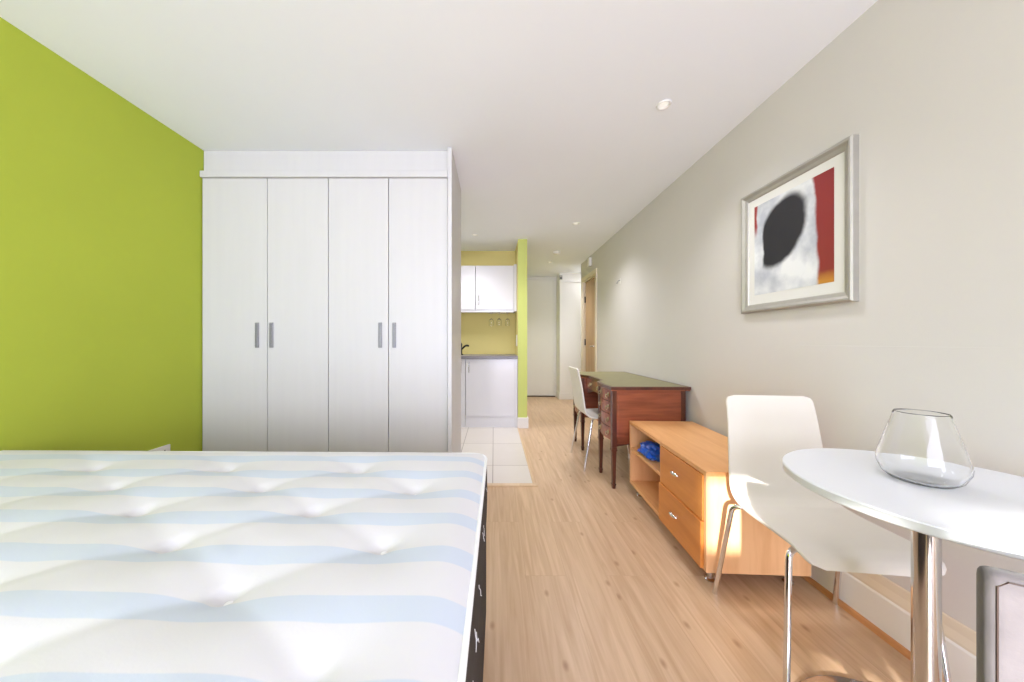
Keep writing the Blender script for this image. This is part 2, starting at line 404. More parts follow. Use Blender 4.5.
# window wall behind the camera: wide glazed opening
WX0, WX1, WZ0, WZ1 = -1.80, 1.35, .12, 2.28
bm = bmesh.new()
box(bm, XL-.1, WX0, YB-.1, YB, 0, H); box(bm, WX1, XR+.12, YB-.1, YB, 0, H)
box(bm, WX0, WX1, YB-.1, YB, 0, WZ0); box(bm, WX0, WX1, YB-.1, YB, WZ1, H)
struct('wall_window', bm, M['wall'])
win = bpy.data.objects.new('window_1', None); COL.objects.link(win); win['kind'] = 'structure'; win.location = (0, YB, 0)
bm = bmesh.new()
for x in (WX0, -.80, .25, WX1-.06): box(bm, x, x+.06, -.08, -.02, WZ0, WZ1, bevel=.004)
for z in (WZ0, WZ1-.06): box(bm, WX0, WX1, -.08, -.02, z, z+.06, bevel=.004)
obj('window_frame', bm, M['white'], win)
bm = bmesh.new(); box(bm, WX0, WX1, .0, .004, 1.87, WZ1); box(bm, WX0, -1.02, .0, .004, WZ0, 1.87); box(bm, -.45, WX1, .0, .004, WZ0, 1.87); box(bm, -1.02, -.45, .0, .004, 1.28, 1.56); box(bm, -1.02, -.82, .0, .004, WZ0, 1.28)  # unseen panels added to cut the sun into patches
obj('sun_mask', bm, M['mask_white'], win)

# skirting boards
bm = bmesh.new()
def skirting_profile(bm, y0, y1, xw):
    pr = [(xw, 0), (xw-.012, 0), (xw-.012, .142), (xw-.009, .150), (xw-.009, .158), (xw-.005, .185), (xw-.004, .215), (xw, .220)]
    a = [bm.verts.new((x, y0, z)) for x, z in pr]; b = [bm.verts.new((x, y1, z)) for x, z in pr]
    n = len(pr); bm.faces.new(a); bm.faces.new(b)
    for k in range(n):
        f = bm.faces.new((a[k], a[(k+1) % n], b[(k+1) % n], b[k]))
        if k in (3, 4, 5, 6): f.material_index = 1
skirting_profile(bm, YB, 4.66, XR)
struct('baseboard_right', bm, [M['white'], M['moulding']])
bm = bmesh.new()
n = 6; xw = XR-.012
pr = [(xw, 0)] + [(xw-.016*math.cos(t*math.pi/2/n), .020*math.sin(t*math.pi/2/n)) for t in range(n+1)]
a = [bm.verts.new((x, YB, z)) for x, z in pr]; b = [bm.verts.new((x, 4.66, z)) for x, z in pr]
bm.faces.new(a); bm.faces.new(b)
for k in range(len(pr)): bm.faces.new((a[k], a[(k+1) % len(pr)], b[(k+1) % len(pr)], b[k]))
struct('trim_3', bm, M['beading'])
struct('baseboard_left', BX(XL, XL+.015, YB, 2.2, 0, .14, bevel=.003), M['white'])
struct('baseboard_partition', BX(.297, .436, 4.175, 4.19, 0, .135, bevel=.003), M['white'])
struct('baseboard_hall', BX(.4215, .436, 4.19, FARY, 0, .135, bevel=.003), M['white'])
struct('baseboard_boxing', BX(1.238, 2.5, 6.256, 6.27, 0, .12, bevel=.003), M['white'])
struct('baseboard_boxing_side', BX(1.238, 1.25, 6.27, FARY, 0, .12, bevel=.003), M['white'])
struct('trim_4', BX(1.242, 2.5, 6.255, 6.27, 2.225, 2.245, bevel=.003), M['white'])
# repainted patch on the right wall below eye level, a skim coat
struct('trim_5', BX(XR-.0025, XR, YB, 1.64, .22, 1.082, bevel=.0008), M['wall'])

# hall cupboard door on the far wall
d2 = bpy.data.objects.new('door_2', None); COL.objects.link(d2); d2['kind'] = 'structure'; d2.location = (.45, FARY, 0)
obj('door_panel', BX(.012, .745, -.030, -.008, .018, 2.33, bevel=.003), M['hall'], d2)
bm = bmesh.new(); box(bm, -.01, .01, -.034, 0, 0, 2.345); box(bm, .748, .772, -.034, 0, 0, 2.345); box(bm, -.01, .772, -.034, 0, 2.333, 2.352)
obj('door_frame', bm, M['white'], d2)
obj('door_threshold', BX(-.01, .772, -.05, -.008, 0, .016), M['dark_leg'], d2)

# wooden hall door in the right wall
d1 = bpy.data.objects.new('door_1', None); COL.objects.link(d1); d1['kind'] = 'structure'; d1.location = (XR, DY0, 0)
DW = DY1-DY0
bm = bmesh.new()
box(bm, -.018, -.0005, -.065, .0, 0, DZ, bevel=.003); box(bm, -.018, -.0005, DW, DW+.065, 0, DZ, bevel=.003)
box(bm, -.018, -.0005, -.065, DW+.065, DZ+.0005, DZ+.065, bevel=.003)
box(bm, 0, .12, 0, .018, 0, DZ); box(bm, 0, .12, DW-.018, DW, 0, DZ); box(bm, 0, .12, .018, DW-.018, DZ-.018, DZ)
obj('door_frame', bm, M['moulding'], d1)
leaf = obj('door_leaf', BX(.03, .072, .021, DW-.021, .006, DZ-.021, bevel=.002), M['door_wood'], d1)
bm = bmesh.new(); tube(bm, arc([(.03, .09, 1.03), (-.022, .09, 1.03), (-.022, .20, 1.03)], .012), .009)
box(bm, .022, .03, .068, .112, .93, 1.10, bevel=.003)
obj('door_handle', bm, M['chrome'], leaf, True)
for z in (.22, 1.09, 1.78):
    bm = BX(.018, .034, DW-.034, DW-.012, z-.05, z+.05, bevel=.002); tube(bm, [(.018, DW-.022, z-.05), (.018, DW-.022, z+.05)], .007)
    obj('hinge', bm, M['black'], leaf, True)

# ------------------------------------------------------------------ wardrobe
WY0, WY1 = 2.232, 2.832
w = thing('wardrobe', 'tall white fitted wardrobe with four doors beside the green wall', 'wardrobe', (0, WY0, 0))
WR, WL = -.2824, XL+.002
bm = bmesh.new()
box(bm, WL, WR-.03, .022, .6, .08, 2.15)          # body
box(bm, WL, WR-.03, .05, .07, 0, .08)
obj('carcass', bm, M['wardrobe'], w)
obj('side_panel', BX(WR-.028, WR, -.024, .6, 0, H-.002, bevel=.0015), M['wardrobe'], w)
obj('fascia', BX(WL, WR-.029, .014, .030, 2.245, H-.001, bevel=.001), M['wardrobe'], w)
bm = BX(WL, WR-.029, -.020, .02, 2.205, 2.247, bevel=.004)
obj('cornice', bm, M['wardrobe'], w)
edges = [WL+.002, -1.5325, -1.120, -.713, WR-.030]
hx = [-1.598, -1.5015, -.7677, -.673]
for i in range(4):
    a, b_ = edges[i]+.0022, edges[i+1]-.0022
    bm = BX(a, b_, -.002, .02, .085, 2.203, bevel=.0025)
    d = obj('door', bm, M['wardrobe'], w)
    # bar handle with ribbed grip
    bm = bmesh.new(); x = hx[i]
    box(bm, x-.0125, x+.0125, -.012, -.002, 1.058, 1.228, bevel=.004, seg=3)
    for k in range(15): box(bm, x-.009, x+.009, -.017, -.009, 1.068+k*.0104, 1.073+k*.0104, bevel=.001, seg=1)
    h = obj('handle', bm, M['handle_steel'], d, True); h['label'] = 'brushed steel bar handle'

# socket on green wall
s = thing('wall_socket', 'white double wall socket low on the green wall behind the bed', 'socket', (XL, 1.935, .434))
obj('faceplate', BX(0, .009, -.073, .073, -.043, .043, bevel=.003), M['plastic'], s)
for yy in (-.038, .038):
    bm = bmesh.new()
    box(bm, .0088, .0095, yy-.003, yy+.003, .008, .018); box(bm, .0088, .0095, yy-.013, yy-.007, -.018, -.011); box(bm, .0088, .0095, yy+.007, yy+.013, -.018, -.011)
    obj('pin_holes', bm, M['black'], s)
    obj('rocker_switch', BX(.0085, .0125, yy-.006 + (.028 if yy < 0 else -.028), yy+.006+(.028 if yy < 0 else -.028), .005, .025, bevel=.001), M['plastic'], s)

# ------------------------------------------------------------------ bed
MX0, MX1, MY0, MY1, MZ0, MZ1 = -1.950, -.036, -.055, 1.302, .42, .684
base = thing('divan_base', 'charcoal fabric divan base under the striped mattress', 'bed base', ((MX0+MX1)/2, (MY0+MY1)/2, 0), math.radians(-.9))
hx_, hy_ = (MX1-MX0)/2-.004, (MY1-MY0)/2-.006
obj('box_base', BX(-hx_, hx_, -hy_, hy_, .05, MZ0-.003, bevel=.015, seg=3), M['divan'], base, True)
for sx in (-1, 1):
    for sy in (-1, 1):
        obj('caster', LATHE([(0, 0), (.02, 0), (.026, .012), (.026, .04), (.012, .052), (0, .052)], 16, (sx*(hx_-.12), sy*(hy_-.12), 0)), M['black'], base, True)
mt = thing('mattress', 'white and pale blue striped tufted mattress with dark grey side', 'mattress', ((MX0+MX1)/2, (MY0+MY1)/2, MZ0), math.radians(-.9))
cx, cy = (MX0+MX1)/2, (MY0+MY1)/2
tufts = []
for k in range(0, 9):
    X = -.231 - .225*k
    for j in range(-3, 5):
        Y = .434 + (.143 if k % 2 else 0) + .268*j
        if MX0+.08 < X < MX1-.1 and MY0+.08 < Y < MY1-.07: tufts.append((X, Y))
hX, hY = (MX1-MX0)/2, (MY1-MY0)/2
def top_z(X, Y):
    e = min((hX-abs(X-cx)), (hY-abs(Y-cy)))
    z = MZ1 - MZ0
    if e < .075: z -= .024*(1-e/.075)**2
    d = min(math.hypot(X-a, (Y-b_)*1.0) for a, b_ in tufts)
    z -= .012*math.exp(-(d/.018)**2) + .014*math.exp(-(d/.075)**2)
    # creases that join neighbouring tufts, along the diagonals
    for a, b_ in tufts:
        for sx, sy in ((-.225, .134), (-.225, -.134)):
            dx, dy = X-a, Y-b_; Ls = math.hypot(sx, sy); t = (dx*sx+dy*sy)/Ls
            if -.02 < t < Ls+.02:
                q = abs(dx*sy-dy*sx)/Ls
                if q < .06: z -= .0028*math.exp(-(q/.020)**2)*min(1, e/.1)
    z += .0025*math.sin(X*9+Y*4)*math.sin(Y*11-X*3)
    return z
def rounded(hx, hy, r, N=10):
    p = []
    for sx, sy, a0 in ((1, 1, 0), (-1, 1, 90), (-1, -1, 180), (1, -1, 270)):
        for k in range(N+1):
            a = math.radians(a0+90*k/N); p.append((sx*(hx-r)+r*math.cos(a), sy*(hy-r)+r*math.sin(a)))
    return p
bm = bmesh.new()
nx, ny = 190, 136; g = []
for j in range(ny+1):
    row = []
    for i in range(nx+1):
        lx, ly = -hX+2*hX*i/nx, -hY+2*hY*j/ny
        # squeeze the grid corners into a rounded outline
        r = .055; ex, ey = abs(lx)-(hX-r), abs(ly)-(hY-r)
        if ex > 0 and ey > 0:
            m_ = max(ex, ey); L_ = math.hypot(ex, ey); f_ = m_/L_
            lx = math.copysign(hX-r+ex*f_, lx); ly = math.copysign(hY-r+ey*f_, ly)
        row.append(bm.verts.new((lx, ly, top_z(cx+lx, cy+ly))))
    g.append(row)
for j in range(ny):
    for i in range(nx): bm.faces.new((g[j][i], g[j][i+1], g[j+1][i+1], g[j+1][i]))
obj('top_panel', bm, M['ticking'], mt, True)['label'] = 'white and pale blue striped tufted quilting'
# side border: bulging band between the two lines of piping
bm = bmesh.new()
zt = MZ1-MZ0-.024
prof = [(-.004, .004), (.001, .03), (.004, .09), (.004, .14), (.002, zt-.02), (-.001, zt)]
rings_ = []
for off, z in prof:
    rings_.append([bm.verts.new((x, y, z)) for x, y in rounded(hX-.001+off*.55, hY-.001+off, .06)])
for a, b_ in zip(rings_, rings_[1:]):
    n = len(a)
    for k in range(n): bm.faces.new((a[k], a[(k+1) % n], b_[(k+1) % n], b_[k]))
bm.faces.new(rings_[0])
obj('side_border', bm, M['divan'], mt, True)['label'] = 'dark grey fabric side border'
for z in (zt+.002,):
    bm = bmesh.new(); P = rounded(hX-.003, hY-.003, .058); P.append(P[0])
    tube(bm, [(x, y, z) for x, y in P], .0055, 8)
    obj('piping', bm, M['piping'], mt, True)['label'] = 'white corded edge piping'
for a, b_ in tufts:
    bm = LATHE([(0, .003), (.006, .002), (.009, -.001), (.006, -.004), (0, -.004)], 10, (a-cx, b_-cy, top_z(a, b_)+.002))
    obj('tuft_button', bm, M['piping'], mt, True)
rng = random.Random(3)
for (yy, zz) in ((1.10, .20), (.93, .17), (.86, .19), (.72, .16), (.64, .13), (.60, .17), (.56, .12)):
    p = Vector((hX+.0025, yy-cy, zz)); pts = [p]
    for k in range(5):
        p = p + Vector((rng.uniform(0, .0015), rng.uniform(-.009, .009), -rng.uniform(.002, .008))); pts.append(p)
    obj('loose_thread', TUBE(pts, .0007, 6), M['thread'], mt, True)

# ------------------------------------------------------------------ kitchen
KY = 4.74; P0 = .304
def door_kitchen(bm, x0, x1, y, z0, z1): box(bm, x0, x1, y, y+.018, z0, z1, bevel=.002)
def bow_handle(x, y, z0, z1):
    return TUBE(arc([(x, y, z0), (x, y-.028, z0), (x, y-.028, z1), (x, y, z1)], .015), .0055, 10)
def base_unit(x0, x1, doors, label, endpanel=False):
    t = thing('base_cabinet', label, 'cabinet', ((x0+x1)/2, 4.205, .004))
    c = (x0+x1)/2
    obj('carcass', BX(x0-c, x1-c, .019, .53, .15, .875), M['kitchen_white'], t)
    obj('plinth', BX(x0-c, (x1-c), .010, .018, 0, .146), M['kitchen_white'], t)
    for a, b_, hxx in doors:
        bm = bmesh.new(); door_kitchen(bm, a-c+.002, b_-c-.002, 0, .148, .870)
        d = obj('door', bm, M['kitchen_white'], t)
        obj('handle', bow_handle(hxx-c, 0, .70, .83), M['chrome'], d, True)
    if endpanel:
        obj('end_panel', BX(x1-c, x1-c+.032, -.002, .53, 0, .875, bevel=.002), M['kitchen_white'], t)
    return t
base_unit(-.362, .268, [(-.362, .268, -.318)], 'white gloss kitchen base cabinet with one door next to the green partition', True)
base_unit(-.965, -.365, [(-.965, -.365, -.418)], 'white gloss kitchen base cabinet mostly hidden by the wardrobe')
tag(obj('worktop', BX(-1.97, .303, 4.175, KY-.001, .882, .918, bevel=.004), M['worktop']), 'grey speckled kitchen worktop over the white cabinets', 'worktop')
def wall_unit(x0, x1, hxx, label):
    c = (x0+x1)/2
    t = thing('wall_cabinet', label, 'cabinet', (c, 4.42, 1.515))
    obj('carcass', BX(x0-c, x1-c, .019, .318, 0, .605), M['kitchen_white'], t)
    bm = bmesh.new(); door_kitchen(bm, x0-c+.002, x1-c-.002, 0, .012, .595)
    d = obj('door', bm, M['kitchen_white'], t)
    obj('handle', bow_handle(hxx-c, 0, .075, .205), M['chrome'], d, True)
    return t
wall_unit(-.246, .266, -.207, 'white gloss wall cabinet above the hanging glasses, right of the pair')
wall_unit(-.762, -.250, -.72, 'white gloss wall cabinet partly hidden by the wardrobe')
tag(obj('cabinet_end_panel', BX(.268, .303, 4.418, 4.738, 1.505, 2.135, bevel=.002), M['kitchen_white']), 'white filler panel between the wall cabinet and the partition', 'panel')
tag(obj('light_pelmet', BX(-.762, .266, 4.425, 4.442, 1.492, 1.514, bevel=.002), M['kitchen_white']), 'thin pale strip under the kitchen wall cabinets', 'pelmet')
# glass rack + glasses hung upside down by their feet
rk = thing('glass_rack', 'wire rack for stemmed glasses fixed under the white wall cabinet', 'rack', (.075, 4.50, 1.512))
for x in (-.145, -.085, -.035, .030, .080, .145):
    obj('rail', TUBE([(x, -.045, -.016), (x, .20, -.016)], .003, 8), M['chrome'], rk, True)
for y in (-.03, .19):
    obj('cross_bar', TUBE([(-.15, y, -.011), (.15, y, -.011)], .003, 8), M['chrome'], rk, True)
gl_prof = [(0, 0), (.034, -.001), (.035, -.003), (.006, -.007), (.0035, -.014), (.0035, -.075), (.008, -.084), (.024, -.100), (.033, -.125), (.034, -.150), (.030, -.185),
           (.0285, -.185), (.0322, -.150), (.0312, -.125), (.022, -.102), (0, -.088)]
gname = 'left of the three stemmed glasses hanging under the wall cabinet', 'middle of the three stemmed glasses hanging under the wall cabinet', 'right of the three stemmed glasses hanging next to the partition'
for i, (x, yy) in enumerate(((-.037, 4.52), (.070, 4.50), (.186, 4.52))):
    q = obj('wine_glass', LATHE(gl_prof, 24), M['glass'], None, True, (x, yy, 1.4985))
    tag(q, gname[i], 'glass', 'glasses hanging in the kitchen rack')
# dark mixer tap
tp = thing('kitchen_tap', 'small black kitchen tap on the grey worktop beside the wardrobe edge', 'tap', (-.455, 4.50, .918)); tp.scale = (1.35, 1.35, 1.25)
obj('tap_body', LATHE([(0, 0), (.026, 0), (.026, .008), (.017, .014), (.016, .09), (.018, .10), (.018, .12), (.008, .13), (0, .13)], 20), M['black'], tp, True)
obj('lever', TUBE([(0, 0, .12), (-.012, -.01, .185)], .009, 10, [.011, .007]), M['black'], tp, True)
obj('spout', TUBE(arc([(0, 0, .05), (.055, -.05, .105), (.085, -.09, .10)], .03), .010, 10), M['black'], tp, True)
# switch plate on the partition, kitchen side
sw = thing('switch_plate', 'white switch plate on the yellow side of the partition above the worktop', 'switch', (.305, 4.36, 1.115))
obj('faceplate', BX(-.010, 0, -.043, .043, -.075, .075, bevel=.003), M['plastic'], sw)
obj('rocker_switch', BX(-.014, -.009, -.012, .012, -.02, .02, bevel=.002), M['plastic'], sw)

# ------------------------------------------------------------------ desk (kneehole, green leather top)
DX0, DX1, DYa, DYb = .857, 1.455, 2.435, 3.680
dk = thing('writing_desk', 'antique mahogany kneehole desk with olive leather top against the right wall', 'desk', ((DX0+DX1)/2, (DYa+DYb)/2, 0))
dcx, dcy = (DX0+DX1)/2, (DYa+DYb)/2
Lh = (DYb-DYa)/2; x0 = DX0-dcx; x1 = DX1-dcx
def desk_outline(inset):
    """serpentine front: pedestals forward, knee part set back"""
    pts = []
    N = 60
    for i in range(N+1):
        y = -Lh+inset + (2*Lh-2*inset)*i/N
        t = abs(y)
        s = 1 if t > .30 else (0 if t < .16 else (t-.16)/.14)
        s = s*s*(3-2*s)
        bow = .012*math.cos(min(1, abs(t-.45)/.17)*math.pi/2) if t > .28 else 0
        pts.append((x0+inset+.066*(1-s)-bow*0.6+.008, y))
    return pts + [(x1-inset, Lh-inset), (x1-inset, -Lh+inset)]
bm = bmesh.new(); prism(bm, desk_outline(0), .742, .764)
tp_ = obj('desk_top', bm, M['mahogany_dark'], dk)
bm = bmesh.new(); prism(bm, desk_outline(.004), .734, .7425)
obj('top_moulding', bm, M['mahogany'], dk)
bm = bmesh.new(); prism(bm, desk_outline(.022), .7641, .7652)
obj('leather_inlay', bm, M['leather'], tp_)['label'] = 'olive green leather writing surface'
bi = .022            # body inset from top
xf = x0+bi
PW = .335            # pedestal length along the wall
for sgn, nm in ((-1, 'near'), (1, 'far')):
    ya, yb = (-Lh+bi, -Lh+bi+PW) if sgn < 0 else (Lh-bi-PW, Lh-bi)
    # end panels
    yo = ya if sgn < 0 else yb-.02
    bm = BX(xf+.03, x1-.04, yo+.003, yo+.017, .335, .734)
    box(bm, xf+.05, x1-.06, yo+.0015, yo+.02, .36, .71, bevel=.001)
    obj('end_panel', bm, M['mahogany'], dk)
    bm = BX(xf+.03, x1-.04, (yb-.018 if sgn < 0 else ya), (yb if sgn < 0 else ya+.018), .335, .734)
    box(bm, xf+.03, x1-.04, ya+.005, yb-.005, .335, .350)
    box(bm, x1-.045, x1-.03, ya+.005, yb-.005, .335, .734)
    obj('pedestal_carcass', bm, M['mahogany'], dk)
    # scalloped apron under end panel
    bm = bmesh.new(); N = 16; A = []; B = []
    for yy_ in (yo+.002, yo+.018):
        row = []
        for k in range(N+1):
            xx = xf+.03 + (x1-.07-xf)*k/N; e = min(k, N-k)/N*2
            row.append(((xx, yy_, .336), (xx, yy_, .315+.018*min(1, e*2.5))))
        A.append(row)
    va = [[(bm.verts.new(p), bm.verts.new(q)) for p, q in row] for row in A]
    for k in range(N):
        for r_ in va: bm.faces.new((r_[k][0], r_[k+1][0], r_[k+1][1], r_[k][1]))
        bm.faces.new((va[0][k][1], va[0][k+1][1], va[1][k+1][1], va[1][k][1]))
        bm.faces.new((va[0][k][0], va[0][k+1][0], va[1][k+1][0], va[1][k][0]))
    obj('apron', bm, M['mahogany_dark'], dk)
    # four legs of each pedestal, square posts running into tapered feet
    for xx in (xf+.018, x1-.045):
        for yy_ in (ya+.018, yb-.018):
            bm = bmesh.new()
            box(bm, xx-.018, xx+.018, yy_-.018, yy_+.018, .31, .734, bevel=.003)
            for z0, z1, a, b_ in ((.0, .03, .0105, .013), (.03, .036, .015, .015), (.036, .285, .011, .0165), (.285, .295, .021, .021), (.295, .31, .018, .018)):
                v0 = [bm.verts.new((xx+sx*a, yy_+sy*a, z0)) for sx, sy in ((-1, -1), (1, -1), (1, 1), (-1, 1))]
                v1 = [bm.verts.new((xx+sx*b_, yy_+sy*b_, z1)) for sx, sy in ((-1, -1), (1, -1), (1, 1), (-1, 1))]
                bm.faces.new(v0); bm.faces.new(v1)
                for k in range(4): bm.faces.new((v0[k], v0[(k+1) % 4], v1[(k+1) % 4], v1[k]))
            obj('leg', bm, M['mahogany_dark'], dk)
    # four drawers
    zs = [.350, .448, .546, .642, .730]
    for k in range(4):
        bm = bmesh.new(); z0, z1 = zs[k]+.003, zs[k+1]-.003; N = 14
        f0, f1, bk = [], [], []
        y_a, y_b = ya+.038, yb-.038
        for i in range(N+1):
            y = y_a+(y_b-y_a)*i/N; bow = .016*math.sin(math.pi*i/N)
            f0.append(bm.verts.new((xf+.008-bow, y, z0))); f1.append(bm.verts.new((xf+.008-bow, y, z1)))
        b0 = [bm.verts.new((xf+.05, y_b, z0)), bm.verts.new((xf+.05, y_a, z0))]; b1 = [bm.verts.new((xf+.05, y_b, z1)), bm.verts.new((xf+.05, y_a, z1))]
        for i in range(N): bm.faces.new((f0[i], f0[i+1], f1[i+1], f1[i]))
        bm.faces.new(f0+b0); bm.faces.new(f1+b1); bm.faces.new((f0[-1], b0[0], b1[0], f1[-1])); bm.faces.new((f0[0], f1[0], b1[1], b0[1]))
        d = obj('drawer', bm, M['mahogany'], dk)
        ym, zm = (ya+yb)/2, (z0+z1)/2
        for off in (-.085, .085):
            yh = ym+off; xb = xf+.008-.016*math.sin(math.pi*(yh-y_a)/(y_b-y_a))
            bm = bmesh.new()
            t = bmesh.new(); lathe(t, [(0, 0), (.016, 0), (.012, .004), (.005, .006), (.005, .012), (0, .014)], 14)
            bmesh.ops.rotate(t, verts=t.verts, cent=(0, 0, 0), matrix=Matrix.Rotation(math.radians(-90), 3, 'Y')); bmesh.ops.translate(t, verts=t.verts, vec=(xb, yh, zm+.008)); merge(bm, t)
            tube(bm, [(xb-.012, yh-.022, zm+.006)] + [(xb-.014, yh-.022*math.cos(a*math.pi/8), zm+.004-.020*math.sin(a*math.pi/8)) for a in range(1, 8)] + [(xb-.012, yh+.022, zm+.006)], .0028, 8)
            tube(bm, [(xb-.012, yh-.023, zm+.006), (xb-.012, yh+.023, zm+.006)], .0028, 8)
            obj('handle', bm, M['brass'], d, True)
# knee drawer with arched underside
bm = bmesh.new(); N = 20; ya, yb = -Lh+bi+PW+.004, Lh-bi-PW-.004; fr = xf+.062
F0, F1, B0, B1 = [], [], [], []
for i in range(N+1):
    y = ya+(yb-ya)*i/N; arch = .045*math.sin(math.pi*i/N)
    F0.append(bm.verts.new((fr, y, .585+arch))); F1.append(bm.verts.new((fr, y, .733)))
    B0.append(bm.verts.new((fr+.02, y, .585+arch))); B1.append(bm.verts.new((fr+.02, y, .733)))
for i in range(N):
    bm.faces.new((F0[i], F0[i+1], F1[i+1], F1[i])); bm.faces.new((B0[i], B0[i+1], B1[i+1], B1[i]))
    bm.faces.new((F0[i], F0[i+1], B0[i+1], B0[i])); bm.faces.new((F1[i], F1[i+1], B1[i+1], B1[i]))
obj('knee_rail', bm, M['mahogany_dark'], dk)
d = obj('knee_drawer', BX(fr-.010, fr+.30, ya+.02, yb-.02, .638, .728, bevel=.002), M['mahogany'], dk)
for off in (-.12, .12):
    bm = bmesh.new(); tube(bm, [(fr-.020, off-.022, .688)] + [(fr-.024, off-.022*math.cos(a*math.pi/8), .686-.02*math.sin(a*math.pi/8)) for a in range(1, 8)] + [(fr-.020, off+.022, .688)], .003, 8)
    box(bm, fr-.014, fr-.009, off-.032, off+.032, .676, .702, bevel=.002); tube(bm, [(fr-.022, off-.022, .688), (fr-.010, off-.022, .688)], .003, 8); tube(bm, [(fr-.022, off+.022, .688), (fr-.010, off+.022, .688)], .003, 8)
    obj('handle', bm, M['brass'], d, True)
obj('knee_back', BX(x1-.05, x1-.04, ya, yb, .42, .734), M['mahogany_dark'], dk)

# ------------------------------------------------------------------ sideboard
SBH, SBZ, SBL, SBW = .520, .070, .952, .447
sb = thing('sideboard', 'low beech sideboard with two drawers and open cubbies in front of the desk', 'sideboard', (.944, 1.468, 0), math.radians(-2.9))
T = .020
obj('top_board', BX(0, SBW, 0, SBL, SBH-T, SBH, bevel=.0012), M['beech'], sb)
obj('side_board', BX(.001, SBW, .0005, T, SBZ, SBH-T, bevel=.001), M['beech_end'], sb)
obj('side_board', BX(.001, SBW, SBL-T, SBL-.0005, SBZ, SBH-T, bevel=.001), M['beech_end'], sb)
obj('bottom_board', BX(.001, SBW, T, SBL-T, SBZ, SBZ+T), M['beech'], sb)
obj('back_board', BX(SBW-.012, SBW-.002, T, SBL-T, SBZ+T, SBH-T), M['beech'], sb)
YD = .448             # divider between drawers (near) and cubbies (far)
obj('divider', BX(.001, SBW-.012, YD-.009, YD+.009, SBZ+T, SBH-T), M['beech_end'], sb)
ZS = .322
obj('shelf', BX(.004, SBW-.012, YD+.009, SBL-T, ZS-.009, ZS+.009), M['beech'], sb)
for z0, z1, out in ((SBZ+.006, .286, .008), (.291, SBH-T-.004, .0)):
    bm = BX(-.004-out, .014-out, T+.003, YD-.004, z0, z1, bevel=.0015)
    box(bm, .014-out, .38, T+.02, YD-.02, z0+.03, z1-.03)
    d = obj('drawer', bm, M['drawer_wood'], sb)
    ym, zm = (T+YD)/2, (z0+z1)/2+.02
    bm = bmesh.new(); N = 12            # small half-moon pull
    xb = -.004-out
    tube(bm, [(xb, ym, zm-.004), (xb-.020, ym, zm-.002)], .005, 10)
    top_, bot_ = [], []
    pts = [(xb-.012-.016*math.sin(math.pi*i/N), ym-.030*math.cos(math.pi*i/N), zm+.004-.009*math.cos(2*math.pi*i/N)*.3) for i in range(N+1)]
    tube(bm, pts, .006, 10, [.002+.008*math.sin(math.pi*i/N) for i in range(N+1)])
    obj('knob', bm, M['chrome'], d, True)
for xx in (.05, SBW-.05):
    for yy in (.06, SBL-.06):
        obj('foot', LATHE([(0, 0), (.020, 0), (.022, .006), (.014, .012), (.012, SBZ), (0, SBZ)], 20, (xx, yy, 0)), M['steel'], sb, True)
# blue bag in upper cubby
bm = bmesh.new(); bmesh.ops.create_icosphere(bm, subdivisions=4, radius=1)
rg = random.Random(5)
from mathutils import noise
for v in bm.verts:
    p = v.co.copy(); nn = noise.noise(p*2.3)*.28 + noise.noise(p*5.5)*.16 + abs(noise.noise(p*9))*.07
    s_ = 1+nn
    v.co = Vector((p.x*.085*s_, p.y*.125*s_, max(-.036, p.z*.052*s_)))
for ang in (.4, 2.3):
    pass
bag = obj('plastic_bag', bm, M['blue_bag'], None, True, (1.075, 2.195, ZS+.009+.037))
tag(bag, 'crumpled blue plastic bag on the upper shelf of the beech sideboard', 'bag')

